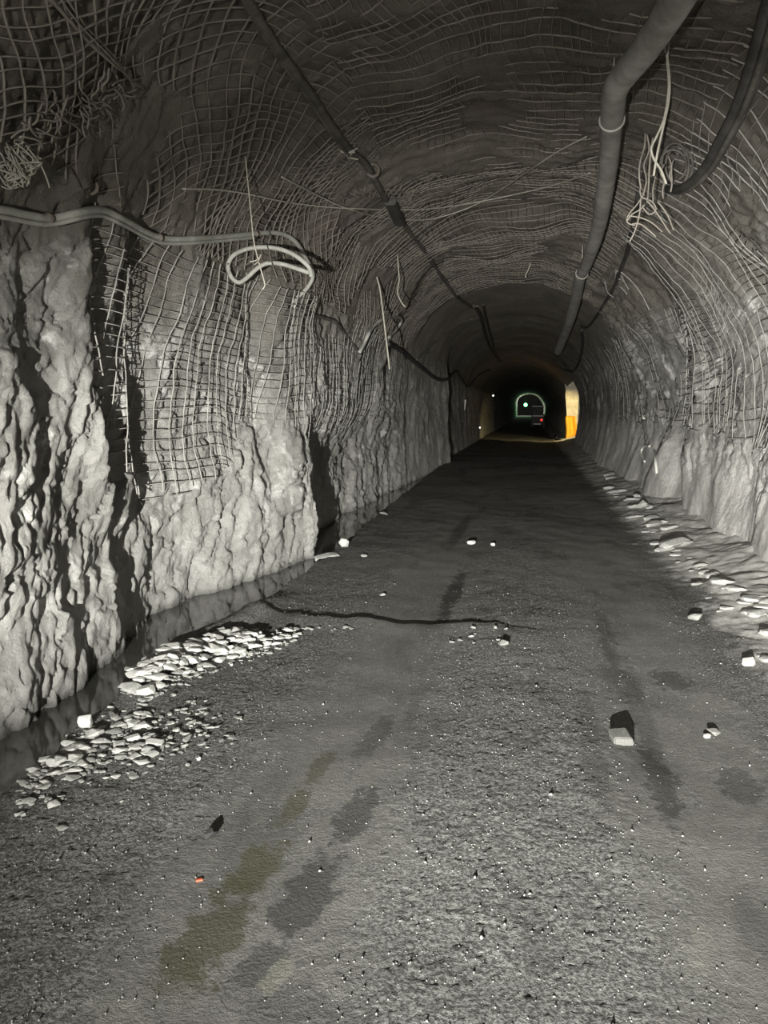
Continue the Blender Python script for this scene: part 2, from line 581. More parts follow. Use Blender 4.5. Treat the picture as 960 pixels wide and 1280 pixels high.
# side passage on the right, far away: two side walls, back wall and roof
def panel(name, a, b, c, d, n, amp, mat):
    i, j = np.meshgrid(np.linspace(0, 1, n), np.linspace(0, 1, n), indexing='ij')
    a, b, c, d = (np.array(v, float) for v in (a, b, c, d))
    I, J = i[..., None], j[..., None]
    P = (a * (1 - I) * (1 - J) + b * I * (1 - J) + c * I * J + d * (1 - I) * J).reshape(-1, 3)
    nn = np.cross(b - a, d - a); nn /= np.linalg.norm(nn)
    k = amp * N(P[:, 0] * 1.7, P[:, 1] * 1.7, P[:, 2] * 1.7) + amp * .6 * N(P[:, 0] * 5, P[:, 1] * 5, P[:, 2] * 5)
    edge = np.ones(len(P))
    return tag(link(name, np_mesh(name, P + nn * k[:, None], grid_quads(n, n)), mat), kind='structure')


ROCK_W = plain('passage_rock', (.50, .47, .38), (.72, .68, .58), .9, 3, .6, .1)
panel('wall_passage_far', (2.2, 38.5, -.1), (7, 39.2, -.1), (7, 39.2, 3.7), (1.85, 38.5, 3.7), 60, .12, ROCK_W)
panel('wall_passage_near', (2.3, 34.0, -.1), (7, 33.6, -.1), (7, 33.6, 3.7), (2.3, 34.0, 3.7), 30, .1, ROCK_W)
panel('wall_passage_end', (7, 33.4, -.1), (7, 39.4, -.1), (7, 39.4, 3.7), (7, 33.4, 3.7), 30, .1, ROCK_W)
panel('ceiling_passage', (1.5, 33.4, 3.45), (7.2, 33.4, 3.3), (7.2, 39.4, 3.3), (1.5, 39.4, 3.45), 40, .1, ROCK_W)
panel('floor_passage', (1.9, 33.8, -.02), (7.2, 33.8, .0), (7.2, 39.3, .0), (1.9, 39.3, -.02), 30, .03, ROAD)
# the tunnel closes behind the photographer and beyond the far chamber
panel('wall_back', (-3.6, -5.9, -.6), (3.6, -5.9, -.6), (3.6, -5.9, 5), (-3.6, -5.9, 5), 12, .2, ROCK_R)
panel('wall_far', (-3.6, 125.5, -.6), (3.6, 125.5, -.6), (3.6, 125.5, 5), (-3.6, 125.5, 5), 12, .2, STONE_D)

# ------------------------------------------------------------------ floor
ED_S = [-9, 3.2, 3.7, 4.2, 4.7, 5.5, 8, 10, 17, 24, 40]
ED_X = [-2.2, -2.2, -2.22, -2.3, -2.36, -2.18, -2.12, -2.18, -2.25, -2.3, -2.3]


def floor_h(x, s, micro=True):
    x = np.asarray(x, float); s = np.asarray(s, float)
    e = np.interp(s, ED_S, ED_X) + .05 * N(s * 1.7, x * 0 + .5, x * 0 + .7) + .03 * N(s * 6, x * 2, x * 0 + .7)
    dd = sst(e - x, -.06, .14) * (1 - sst(s, 19, 22))
    z = -.34 * dd
    rim = np.exp(-((x - e - .16) / .13) ** 2) * sst(s, 3.3, 4.2) * (1 - sst(s, 5.7, 6.3))
    z += .06 * rim
    bt = np.clip((x - 1.36 - .14 * N(s * 1.1, x * 0 + 2, x * 0)) / .9, 0, 1.3)
    z += .20 * bt ** 1.2 + np.interp(s, [70, 115], [0, .45])
    tr = np.exp(-((x + .82) / .33) ** 2) + np.exp(-((x - .80) / .33) ** 2)
    gr = (1 - np.clip(tr * 1.3, 0, 1)) * (1 - dd)
    z += -.022 * tr + .03 * N(x * .7, s * .5, x * 0 + 3)
    edge = 5.55 + .10 * N(x * 2.2, x * 0, x * 0 + 6.6) + .05 * N(x * 8, x * 0, x * 0 + 1.6) - .06 * np.clip(x + .3, 0, 2)
    st = sst(s - edge, -.02, .07) * (1 - sst(s, 6.0, 8.5))
    z += -.012 * st * (1 - sst(x, -.6, .5) * .8) * (1 - sst(x, .9, 1.3)) * (1 - dd)
    z += sst(s - edge, -.35, -.05) * (1 - sst(s - edge, -.02, .05)) * .012 * (1 - sst(x, -.6, .2))
    if micro:
        z += .006 * N(x * 4, s * 3, x * 0 + 8.8) * (1 + bt)
        z += bt ** .5 * (.05 * np.abs(N(x * 2.6 + s * .8, s * 1.8, x * 0 + 4.1)) + .018 * N(x * 9, s * 9, x * 0))
        z += .0022 * N(x * 14, s * 10, x * 0 + 5) * (.3 + gr)
        z += .0035 * N(x * 42, s * 38, x * 0 + 2) * (.15 + gr * .85) + .0035 * N(x * 85, s * 80, x * 0 + 1) * (.25 + gr)
        z += (.002 * sst(N(x * 3.1, s * 2.1, x * 0 + 61), .2, .34)) * gr
    return z


fr = list(np.arange(-5.9, 1.4, .12))
s = 1.4
while s < 42:
    fr.append(s)
    s += max(.0115, .0042 * s) if s > 1.7 else .03
fr += list(np.arange(42, 126, 1.5))
fr = np.array(fr)
xs = np.concatenate([np.arange(-3.3, -2.5, .035), np.arange(-2.5, 1.7, .0125), np.arange(1.7, 3.1, .02)])
S, X = np.meshgrid(fr, xs, indexing='ij')
Zf = floor_h(X.ravel(), S.ravel())
fo = link('floor', np_mesh('floor', np.stack([X.ravel(), S.ravel(), Zf], -1), grid_quads(len(fr), len(xs))), ROAD)
tag(fo, kind='structure')

ws = np.linspace(-5.9, 24, 160)
wx = np.linspace(-3.3, -1.85, 12)
S, X = np.meshgrid(ws, wx, indexing='ij')
wo = link('ditch_water', np_mesh('ditch_water', np.stack([X.ravel(), S.ravel(), np.full(S.size, -.125)], -1), grid_quads(len(ws), len(wx))), WATER)
tag(wo, kind='structure')


def fz(x, y):
    return float(floor_h(np.array([x]), np.array([y]), True)[0])


# ------------------------------------------------------------------ netting
def netting(name, label, s0, s1, u0, u1, mat, keep, rot=0.0, da=.14, db=.085, r=.006, push=.03, warp=.22, seed=0.0, group=None, step=.05, bag=.05):
    """a sheet of square wire netting: two families of strands laid over the lining"""
    verts, quads, base = [], [], 0
    cs, cu = (s0 + s1) / 2, (u0 + u1) / 2
    ext = math.hypot(s1 - s0, u1 - u0) / 2 if rot else None
    es = ext or (s1 - s0) / 2
    eu = ext or (u1 - u0) / 2
    ca, sa = math.cos(rot), math.sin(rot)
    for fam in (0, 1):
        if fam == 0:     # strands running around the tunnel
            lines = np.arange(-es, es, da); along = np.arange(-eu, eu + step, step)
        else:            # strands running along it
            lines = np.arange(-eu, eu, db); along = np.arange(-es, es + step, step)
        lines = lines + RNG.uniform(-.18, .18, len(lines)) * (da if fam == 0 else db)
        A, B = np.meshgrid(lines, along, indexing='ij')
        a, b = (A, B) if fam == 0 else (B, A)
        ss = cs + a * ca - b * sa
        uu = cu + a * sa + b * ca
        w1 = N(ss * .55 + seed, uu * .6, 1.5 + seed + 0 * ss); w2 = N(ss * .5 + 9 + seed, uu * .7, 6.5 + seed + 0 * ss)
        w3 = N(ss * 1.9 + seed, uu * 1.7, 2.5 + 0 * ss); w4 = N(ss * 1.7 + seed, uu * 1.9, 8.5 + 0 * ss)
        ss = ss + warp * w1 + warp * .28 * w3
        uu = uu + warp * w2 + warp * .28 * w4
        ok = (ss > s0) & (ss < s1) & (uu > u0) & (uu < u1) & keep(ss, uu)
        off = push + bag * N(ss * 1.4 + seed, uu * 1.4, 3.5 + 0 * ss) + .014 * N(ss * 6, uu * 6, seed + 0 * ss)
        P, nn = surf(ss.ravel(), uu.ravel(), False)
        P = P + nn * (off.ravel()[:, None])
        P = P.reshape(*ss.shape, 3); nn = nn.reshape(*ss.shape, 3)
        T = np.gradient(P, axis=1)
        T /= np.maximum(np.linalg.norm(T, axis=2)[..., None], 1e-9)
        bn = np.cross(T, nn); bn /= np.maximum(np.linalg.norm(bn, axis=2)[..., None], 1e-9)
        up = np.cross(bn, T)
        rad = r * (1 + .3 * N(ss * 5, uu * 5, 4 + 0 * ss))[..., None]
        ring = [P + rad * (up * .9), P + rad * (bn * .87 - up * .5), P + rad * (-bn * .87 - up * .5)]
        V = np.stack(ring, 2)
        nl, na = ss.shape
        i, j = np.nonzero(ok[:, :-1] & ok[:, 1:])
        for q in range(3):
            p = (i * na + j) * 3
            quads.append(base + np.stack([p + q, p + (q + 1) % 3, p + 3 + (q + 1) % 3, p + 3 + q], -1))
        verts.append(V.reshape(-1, 3)); base += V.size // 3
    v, q = compact(np.concatenate(verts), np.concatenate(quads))
    o = link(name, np_mesh(name, v, q), mat)
    tag(o, label, 'netting', group)
    return o


def zz(u):
    return np.interp(u, UG, _T[:, 1])


def left_keep(s_, u_):
    lo = np.interp(s_, [4.3, 4.7, 5.0, 5.4, 6.2, 6.7, 7.2, 7.9, 8.3, 9], [2.1, 1.6, 1.2, .85, .85, 1.0, 1.5, 1.4, 1.2, 1.2]) + .08 * N(s_ * 4, u_ * 0, u_ * 0 + 2)
    lf = 4.42 + .12 * N(u_ * 2, u_ * 0, u_ * 0 + 3)
    return (zz(u_) > lo) & (s_ > lf) & (N(s_ * 1.1, u_ * 1.0, 30 + 0 * s_) < .46)


def patchy(th, f=.9, seed=0.0):
    return lambda s_, u_: N(s_ * f + seed, u_ * f, 40 + seed + 0 * s_) < th


netting('wire_netting', 'grey wire netting draped in folds down the near left rock wall above the ditch', 4.3, 8.7, .8, 3.35, NET, left_keep, 0, .15, .085, .0055, .06, .16, 1.0, step=.045, bag=.06)
netting('wire_netting', 'wire netting on the left wall beyond the black recess, under the second hose loop', 8.9, 15.5, 1.6, 3.4, NET, patchy(.18, .8, 3), 0, .2, .10, .006, .02, .2, 2.0, step=.08)
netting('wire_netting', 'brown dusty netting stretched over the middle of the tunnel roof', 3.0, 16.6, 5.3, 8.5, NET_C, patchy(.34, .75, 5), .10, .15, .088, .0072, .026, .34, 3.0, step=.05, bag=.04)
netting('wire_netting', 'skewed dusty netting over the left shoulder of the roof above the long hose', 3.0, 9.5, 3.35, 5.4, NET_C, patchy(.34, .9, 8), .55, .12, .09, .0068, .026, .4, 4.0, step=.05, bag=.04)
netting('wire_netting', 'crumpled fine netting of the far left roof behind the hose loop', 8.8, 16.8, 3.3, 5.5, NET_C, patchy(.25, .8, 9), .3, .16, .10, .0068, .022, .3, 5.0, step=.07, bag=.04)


def right_keep(s_, u_):
    z = zz(u_)
    lo = np.interp(s_, [4, 6, 7.5, 8.5, 10, 12], [.85, .95, 1.1, 1.15, 1.3, 1.45]) + .14 * N(s_ * 2.5, u_ * 0, u_ * 0 + 21)
    return (z > lo) & (N(s_ * .8, u_ * .8, 70 + 0 * s_) < .45)


def right_far_keep(s_, u_):
    z = zz(u_)
    lo = 1.3 + .12 * N(s_ * 2.0, u_ * 0, u_ * 0 + 31)
    hi = np.interp(s_, [8, 10, 14, 20], [2.2, 2.9, 3.2, 3.0])
    return (z > lo) & (z < hi) & (N(s_ * .8, u_ * .8, 77 + 0 * s_) < .35)


netting('wire_netting', 'large sheet of netting bulging over the near right wall above the pale plaster', 3.6, 10.6, 8.4, 11.7, NET, right_keep, .15, .20, .105, .0062, .075, .32, 6.0, step=.045, bag=.08)
netting('wire_netting', 'netting sheet on the far right wall below the far end of the duct', 9.6, 19, 9.0, 11.4, NET, right_far_keep, 0, .36, .11, .0075, .06, .25, 7.0, step=.08)


# ------------------------------------------------------------------ points on the lining seen along a pixel
def on_wall(pixels, off=.05, smooth=2):
    ds, dirs = [], []
    for px, py in pixels:
        d = ray(px, py)
        hit = BVH.ray_cast(CAM, d)
        ds.append(hit[3] if hit[0] is not None else (ds[-1] if ds else 6.0)); dirs.append(d)
    raw = list(ds)
    for _ in range(smooth):
        ds = [ds[0]] + [.25 * ds[i - 1] + .5 * ds[i] + .25 * ds[i + 1] for i in range(1, len(ds) - 1)] + [ds[-1]] if len(ds) > 2 else ds
    ds = [min(a, b) for a, b in zip(ds, raw)]
    for _ in range(min(2, smooth)):
        ds = [ds[0]] + [min(ds[i], .25 * ds[i - 1] + .5 * ds[i] + .25 * ds[i + 1]) for i in range(1, len(ds) - 1)] + [ds[-1]] if len(ds) > 2 else ds
    return [CAM + dr * (dd - off) for dr, dd in zip(dirs, ds)]


def dense(pixels, k=4):
    P = np.array(pixels, float)
    return [tuple(p) for p in catmull(P, np.linspace(0, len(P) - 1, (len(P) - 1) * k + 1))]


# ---- long pale hose of the left wall with its hanging loop
t = empty('air_hose', on_wall([(40, 268)])[0])
inv = Matrix.Translation(-t.location)


def built(mb, name, mat, parent, smooth=True):
    o = mb.build(name, mat, parent, smooth)
    o.data.transform(Matrix.Translation(-parent.location))
    return o


run = [(-60, 258), (0, 262), (40, 270), (70, 272), (120, 262), (150, 272), (200, 297), (260, 297), (310, 293), (345, 291), (368, 301), (384, 326), (391, 344), (384, 360), (368, 376), (369, 386)]
main = on_wall(dense(run), .11, 8)
mb = MB(); mb.tube(main, .022, 10, res=2); built(mb, 'hose', HOSE, t)
mb = MB(); mb.tube([p + Vector((0.0, -.01, -.036)) for p in main[:34]], .013, 8, res=2); built(mb, 'second_line', HOSE, t)
loop = [(386, 341), (372, 336), (352, 330), (335, 329), (322, 335), (310, 346), (299, 353), (289, 346), (285, 332), (292, 319), (310, 311), (332, 309), (352, 312), (370, 320), (386, 334), (389, 346)]
dmean = min((p - CAM).length for p in on_wall(dense(loop, 3), .06, 0))
lp = [CAM + ray(*p) * (dmean + .0 * k) for k, p in enumerate(dense(loop, 3))]
mb = MB(); mb.tube(lp, .020, 10, res=2); built(mb, 'hanging_loop', HOSE, t)
for i in (11, 24, 33):
    a = main[i]; b = main[i + 1]
    d = (b - a).normalized()
    mb = MB(); mb.tube([a - d * .02, a + d * .02], .028, 10, smooth=False); built(mb, 'hose_clip', STEEL, t)
tag(t, 'long pale hose along the left shoulder, ending in a hanging bent loop', 'hose')

# ---- second hose loop farther in
pts = on_wall(dense([(449, 441), (455, 430), (463, 413), (476, 400), (492, 395), (502, 399), (497, 410), (486, 422)], 3), .24, 6)
mb = MB(); mb.tube(pts, .028, 8, res=2)
tag(mb.build('hose_loop', HOSE), 'short pale hose bent in an arch on the left shoulder, beyond the big loop', 'hose')

# ---- dark cable of the left side between and beyond the hose loops
def cable(name, label, pixels, r, mat, off=.05, sm=4, sides=7, cat='cable', k=3):
    mb = MB(); mb.tube(on_wall(dense(pixels, k), off, sm), r, sides, res=2)
    return tag(mb.build(name, mat), label, cat)


cable('cable', 'dark cable between the big hose loop and the arched hose on the left wall', [(369, 384), (390, 393), (418, 402), (430, 416), (442, 432), (451, 442)], .022, DARKC)
cable('cable', 'black cable sagging along the far left shoulder past the arched hose', [(484, 430), (500, 437), (515, 450), (530, 462), (545, 473), (558, 474), (570, 464), (577, 474), (586, 483), (596, 470), (612, 462)], .05, BLACK, .12)
cable('cable', 'thin grey cable arching across the far left roof under the smooth vault', [(520, 450), (540, 430), (562, 412), (580, 402), (600, 397)], .025, DARKC, .08)

# ---- dark cable running along the roof
t = empty('roof_cable', on_wall([(435, 190)])[0])
mb = MB(); mb.tube(on_wall(dense([(285, -40), (310, 0), (332, 38), (350, 65), (372, 95), (392, 122), (410, 150), (428, 176), (440, 190), (458, 206), (470, 228), (482, 248), (494, 266), (512, 290), (532, 315), (552, 345), (572, 372), (590, 384)], 3), .09, 6), .034, 8, res=2, ripple=.08)
built(mb, 'cable_run', DARKC, t)
mb = MB(); mb.tube(on_wall(dense([(280, -44), (304, 0), (326, 38), (344, 66), (366, 97), (386, 125), (404, 152), (424, 180), (438, 196)], 3), .12, 6), .016, 6, res=2, ripple=.1)
built(mb, 'thin_line', DARKC, t)
mb = MB(); mb.tube(on_wall(dense([(592, 382), (600, 392), (606, 415), (612, 432), (625, 452)], 3), .12, 4), .05, 7, res=2); built(mb, 'drop', BLACK, t)
mb = MB(); mb.tube(on_wall(dense([(604, 380), (607, 395), (611, 410), (618, 437)], 3), .12, 4), .035, 7, res=2); built(mb, 'drop', BLACK, t)
for px, py in ((434, 188), (437, 194), (594, 382)):
    p = on_wall([(px, py)], .12)[0]
    mb = MB()
    for _ in range(5):
        a = random.uniform(0, 6.28); d = Vector((math.cos(a), math.sin(a) * .6, random.uniform(-.5, .2))) * random.uniform(.06, .13)
        mb.tube([p - d * .6, p + Vector((0, 0, -.02)), p + d], .007, 5, res=3)
    built(mb, 'wire_tie', WIRE, t)
tag(t, 'dark sheathed cable tied along the left part of the roof', 'cable')

a, b = on_wall([(484, 248)], .10)[0], on_wall([(497, 276)], .10)[0]
mb = MB()
d = (b - a)
rot = d.to_track_quat('Y', 'Z').to_matrix()
mb.box((a + b) / 2 + Vector((.03, 0, -.02)), (.13, d.length, .10), rot)
t = mb.build('junction_block', BLACK, None, False)
bm = bmesh.new(); bm.from_mesh(t.data); bmesh.ops.bevel(bm, geom=bm.edges[:], offset=.012, segments=2, affect='EDGES'); bm.to_mesh(t.data); bm.free()
tag(t, 'black block fixed on the roof cable where two pale wires cross', 'junction box')

# ---- the two crossing wires and hanging cords
def wire(name, label, pixels, r, mat, off, cat, sm=10):
    mb = MB(); mb.tube(on_wall(dense(pixels, 3), off, sm), r, 5, res=2)
    return tag(mb.build(name, mat), label, cat)


wire('slack_wire', 'long pale wire slung across the roof, the upper one at the duct', [(352, 221), (385, 238), (420, 255), (452, 266), (485, 273), (520, 275), (548, 272), (590, 258), (625, 238), (660, 214), (700, 188), (733, 171)], .0075, WIRE, .14, 'wire')
wire('slack_wire', 'long pale wire slung across the roof, the lower one at the duct', [(228, 236), (270, 237), (312, 243), (355, 252), (400, 258), (450, 261), (520, 262), (570, 257), (625, 247), (690, 232), (738, 216)], .0075, WIRE, .18, 'wire')


def hang(name, label, top, pix, r, mat, cat='cord', off=.2, extra=()):
    y = on_wall([top], off)[0].y
    t = empty(name, at_y(*pix[0], y))
    mb = MB(); mb.tube([at_y(px, py, y + .01 * i) for i, (px, py) in enumerate(pix)], r, 6, res=4); built(mb, 'strand', mat, t)
    for e in extra:
        mb = MB(); mb.tube([at_y(px, py, y - .02) for px, py in e], r * .8, 5, res=4); built(mb, 'tied_end', mat, t)
    return tag(t, label, cat)


hang('hanging_cord', 'thin pale cord hanging in front of the bent hose loop', (308, 200), [(307, 196), (309, 220), (312, 250), (314, 270), (317, 300), (322, 322), (327, 340), (331, 356), (328, 362)], .0055, ROPE, extra=([(312, 327), (319, 326), (324, 322)], [(318, 331), (323, 326), (326, 318)]))
hang('hanging_cord', 'thin pale cord hanging across the arched hose farther in', (472, 345), [(471, 346), (475, 362), (478, 385), (481, 410), (484, 435), (487, 462)], .011, ROPE)
hang('hanging_cord', 'short crooked cord hanging from the roof right of the arched hose', (497, 320), [(497, 318), (498, 335), (499, 350), (497, 366), (502, 378), (507, 384)], .008, ROPE)
hang('hanging_cord', 'short cord dangling from the roof between cable and duct', (662, 330), [(664, 326), (661, 336), (657, 344), (658, 347)], .010, ROPE)

# ---- big duct of the right side with its straps
t = empty('air_duct', on_wall([(760, 200)])[0])
dp = dense([(872, -50), (849, -5), (828, 30), (803, 66), (783, 90), (769, 113), (765, 150), (761, 200), (756, 240), (750, 275), (742, 305), (733, 330), (725, 348), (720, 372), (713, 398), (706, 418), (697, 440)], 3)
base = on_wall(dp, 0, 14)
ys = [p.y for p in base]
yl = np.interp([p[1] for p in dp], [-50, 0, 60, 112, 150, 200, 250, 305, 348, 398, 440], [3.75, 4.15, 4.7, 5.25, 5.9, 6.9, 8.1, 10.2, 12.6, 16.5, 22])
duct = [at_y(px, py, y) for (px, py), y in zip(dp, yl)]
rad = np.interp([p[1] for p in dp], [-50, 60, 112, 200, 305, 348, 370, 440], [.085, .082, .08, .08, .085, .085, .10, .11])
mb = MB(); mb.tube(duct, rad, 14, res=3, ripple=.015); built(mb, 'duct', DUCT, t)
for idx, nm in ((18, 'strap'), (35, 'strap')):
    c = duct[idx]; d = (duct[idx + 1] - duct[idx - 1]).normalized()
    sx = d.cross(Vector((0, 0, 1))).normalized(); sy = sx.cross(d).normalized()
    rr = rad[idx] * 1.06
    ring = [c + (sx * math.cos(k * math.pi / 8) + sy * math.sin(k * math.pi / 8)) * rr + d * .04 * math.sin(k * math.pi / 8) for k in range(17)]
    mb = MB(); mb.tube(ring, .008, 6, res=2, cap=False); built(mb, 'strap', STRAP, t)
    up = on_wall([(dp[idx][0], dp[idx][1])], .0)[0]
    mb = MB(); mb.tube([c + sy * rr, c + sy * (rr + .08) + d * .02, c + sy * (rr + .32)], .007, 5, res=3); built(mb, 'hanger', WIRE, t)
tag(t, 'thick dusty air duct strapped under the right side of the roof', 'duct')

# ---- black cables of the right side
t = empty('cable_bundle', on_wall([(900, 180)])[0])
path = [(985, -60), (962, 0), (948, 50), (935, 95), (918, 140), (900, 175), (884, 205), (866, 226), (850, 236), (836, 237)]
yy = np.linspace(3.8, 6.9, len(path))
P = [at_y(px, py, y) for (px, py), y in zip(path, yy)]
mb = MB(); mb.tube(P, .034, 9, res=6); built(mb, 'cable', BLACK, t)
mb = MB(); mb.tube([p + Vector((.055, 0, .012)) for p in P[:8]], .030, 9, res=6); built(mb, 'cable', BLACK, t)
mb = MB(); mb.tube([p + Vector((.03, -.03, -.03)) for p in P], .018, 8, res=6); built(mb, 'cable', DARKC, t)
yq = 6.9
for dx, ry in ((0, 1.0), (5, .85), (-3, .7)):
    loop = [(844 + dx + 17 * math.cos(a), 207 + 28 * ry * math.sin(a)) for a in np.linspace(1.9, 7.4, 13)]
    mb = MB(); mb.tube([at_y(px, py, yq + .03 * dx * .3) for px, py in loop], .011, 6, res=4); built(mb, 'coil', DARKC, t)
tag(t, 'bundle of black cables curving down the right shoulder to a small coil', 'cable')

cable('cable', 'dark cable dropping beside the duct and looping along the right shoulder', [(800, 215), (797, 250), (790, 285), (784, 315), (774, 342), (766, 362), (755, 380), (745, 396), (734, 409), (724, 406), (718, 398), (712, 404), (705, 425)], .03, BLACK, .1)
cable('cable', 'short dark cable hanging in a loop under the far end of the duct', [(727, 412), (728, 432), (724, 452), (716, 464), (707, 462), (698, 452)], .04, BLACK, .25)

# ---- pale ropes hanging in front of the right shoulder
t = empty('rope', at_y(835, 20, 5.3))
y = 5.3
A = [(833, 8), (832, 30), (829, 52), (834, 72), (837, 100), (836, 125), (831, 150), (826, 172), (821, 195), (817, 220)]
B = [(831, 12), (831, 34), (836, 52), (834, 75), (836, 102), (834, 128), (829, 152), (820, 172), (814, 186), (818, 200), (826, 212), (833, 230)]
for L_ in (A, B):
    mb = MB(); mb.tube([at_y(px, py, y + .015 * i) for i, (px, py) in enumerate(L_)], .0078, 6, res=5); built(mb, 'strand', ROPE, t)
tag(t, 'twisted pale rope hanging down from the duct at the upper right', 'rope')

t = empty('torn_netting', at_y(812, 200, 5.9))
y = 5.9
for x0, x1, y0, y1 in ((806, 800, 165, 236), (811, 804, 168, 245), (816, 812, 172, 250), (822, 818, 190, 252), (828, 829, 205, 248), (836, 840, 195, 236), (843, 836, 200, 240)):
    mid = [(x0 + (x1 - x0) * k / 4 + random.uniform(-3, 3), y0 + (y1 - y0) * k / 4) for k in range(5)]
    mb = MB(); mb.tube([at_y(px, py, y + random.uniform(-.05, .05)) for px, py in mid], .0065, 5, res=4); built(mb, 'loose_strand', NET_C, t)
for pix in ([(800, 236), (802, 246), (815, 252), (820, 262), (812, 268), (804, 260)], [(804, 244), (796, 256), (786, 268), (784, 278), (794, 282)], [(801, 248), (799, 270), (793, 290), (787, 302)],
            [(784, 276), (790, 268), (800, 262), (806, 256)], [(790, 280), (800, 280), (810, 287), (820, 296)], [(786, 270), (800, 272), (814, 278), (828, 290)], [(808, 250), (818, 262), (830, 280), (838, 292)], [(822, 252), (834, 268), (842, 288)]):
    mb = MB(); mb.tube([at_y(px, py, y + .1) for px, py in pix], .0055, 5, res=4); built(mb, 'loose_strand', NET_C, t)
tag(t, 'knotted torn end of netting dangling between the duct and the black cables', 'netting')

# frayed top edge of the far right sheet
t = empty('frayed_netting', on_wall([(768, 345)])[0])
for pix in ([(762, 352), (764, 344), (770, 338), (776, 344), (782, 354)], [(766, 358), (770, 350), (778, 350), (786, 362)], [(764, 362), (774, 358), (784, 368)], [(770, 340), (768, 352), (763, 364)], [(778, 346), (774, 358), (770, 370)], [(776, 340), (790, 352), (802, 368), (812, 388)], [(756, 352), (760, 366), (768, 372)]):
    mb = MB(); mb.tube(on_wall(pix, .16, 3), .011, 5, res=4); built(mb, 'loose_strand', NET, t)
tag(t, 'frayed loop of netting sticking out below the duct on the right wall', 'netting')

# ---- torn netting and wire tangle at the upper left
t = empty('torn_netting', on_wall([(110, 130)])[0])
random.seed(31)
for i in range(46):
    x0 = random.uniform(25, 165); y0 = 165 - (x0 - 25) * .45 + random.uniform(-14, 12)
    pts = [(x0, y0)]
    a = random.uniform(-1.2, 2.2)
    for k in range(4):
        a += random.uniform(-.9, .9)
        pts.append((pts[-1][0] + 8 * math.cos(a), pts[-1][1] + 8 * math.sin(a)))
    mb = MB(); mb.tube(on_wall(pts, random.uniform(.05, .18), 4), .0055, 5, res=2); built(mb, 'loose_strand', NET_C, t)
for i in range(6):
    o = random.uniform(-16, 16)
    pts = [(70 + o, -4), (95 + o, 28 + o * .4), (120 + o * .7, 55), (145 + o * .4, 80), (160, 96), (172 + o * .5, 110)]
    mb = MB(); mb.tube(on_wall(pts, random.uniform(.06, .14), 4), .0045, 5, res=3); built(mb, 'loose_strand', NET_C, t)
tag(t, 'torn brown netting with frayed crumpled strands at the upper left of the roof', 'netting')

t = empty('wire_tangle', on_wall([(30, 210)])[0])
random.seed(5)
yb = on_wall([(35, 210)], .2)[0].y
for i in range(17):
    pts = []
    for k in range(5):
        an = random.uniform(0, 6.28); rr = random.uniform(.4, 1)
        pts.append((20 + 33 * rr * math.cos(an), 206 + 30 * rr * math.sin(an)))
    mb = MB(); mb.tube([at_y(px, py, yb + random.uniform(-.12, .1)) for px, py in pts], .0042, 5, res=5); built(mb, 'wire', WIRE, t)
for pts in ([(20, 165), (35, 185), (50, 205), (58, 222), (62, 235)], [(-5, 180), (14, 176), (28, 170)], [(0, 232), (10, 236), (22, 234)]):
    mb = MB(); mb.tube([at_y(px, py, yb) for px, py in pts], .0045, 5, res=5); built(mb, 'wire', WIRE, t)
tag(t, 'tangled ball of pale wire hanging above the long hose at the left edge', 'wire')

# ---- hooks of the roof
for px, py, lab in ((114, 234, 'curled steel hook above the long hose on the left shoulder'), (466, 213, 'small steel hook beside the dark roof cable, above the black block')):
    c = on_wall([(px, py)], .10)[0]
    k = (c - CAM).length / F
    mb = MB()
    ring = [c + RM @ Vector((6.5 * k * math.cos(a), 7 * k * math.sin(a), 0)) for a in np.linspace(2.3, -2.6, 11)]
    mb.tube(ring, 2.0 * k, 7, res=3)
    mb.tube([ring[0], ring[0] + Vector((-.02, .05, .06)), ring[0] + Vector((-.02, .14, .12))], 2.0 * k, 6, res=3)
    tag(mb.build('roof_hook', STEEL), lab, 'hook')

# bent wire hoop and pipe stub on the right wall
c = on_wall(dense([(812, 558), (806, 557), (802, 563), (802, 570), (806, 577)], 3), .03, 4)
mb = MB(); mb.tube(c, .022, 6, res=2)
tag(mb.build('wire_hoop', WHITE), 'small pale bent hoop sticking out of the plastered right wall', 'wire')
mb = MB(); mb.tube(on_wall([(818, 562), (819, 575), (821, 592)], .03, 2), .02, 6, res=3)
tag(mb.build('wall_rod', WHITE), 'short pale rod standing against the plastered right wall beside the hoop', 'rod')
c = on_wall([(806, 522)], .02)[0]
mb = MB(); mb.box(c, (.10, .09, .03), Matrix.Rotation(.6, 3, 'X') @ Matrix.Rotation(.5, 3, 'Y'))
t = mb.build('bolt_plate', WHITE, None, False)
mb = MB(); mb.tube([c, c + Vector((-.12, -.06, -.01))], .016, 6, smooth=False); mb.build('bolt', STEEL, t)
tag(t, 'pale rock bolt plate tilted on the right wall just below the netting', 'bolt')


# ------------------------------------------------------------------ stones
def hull_mesh(seed, flat, pts=16, mat=STONE):
    random.seed(seed)
    bm = bmesh.new()
    for _ in range(pts):
        v = Vector((random.gauss(0, 1), random.gauss(0, 1), random.gauss(0, 1))).normalized() * random.uniform(.85, 1)
        bm.verts.new((v.x, v.y * .8, v.z * flat))
    r = bmesh.ops.convex_hull(bm, input=bm.verts[:])
    bmesh.ops.delete(bm, geom=[g for g in set(r['geom_interior'] + r['geom_unused']) if isinstance(g, bmesh.types.BMVert)], context='VERTS')
    bmesh.ops.bevel(bm, geom=bm.edges[:], offset=.06, segments=1, affect='EDGES', clamp_overlap=True)
    me = bpy.data.meshes.new('stone')
    bm.to_mesh(me); bm.free()
    me.materials.append(mat)
    return me


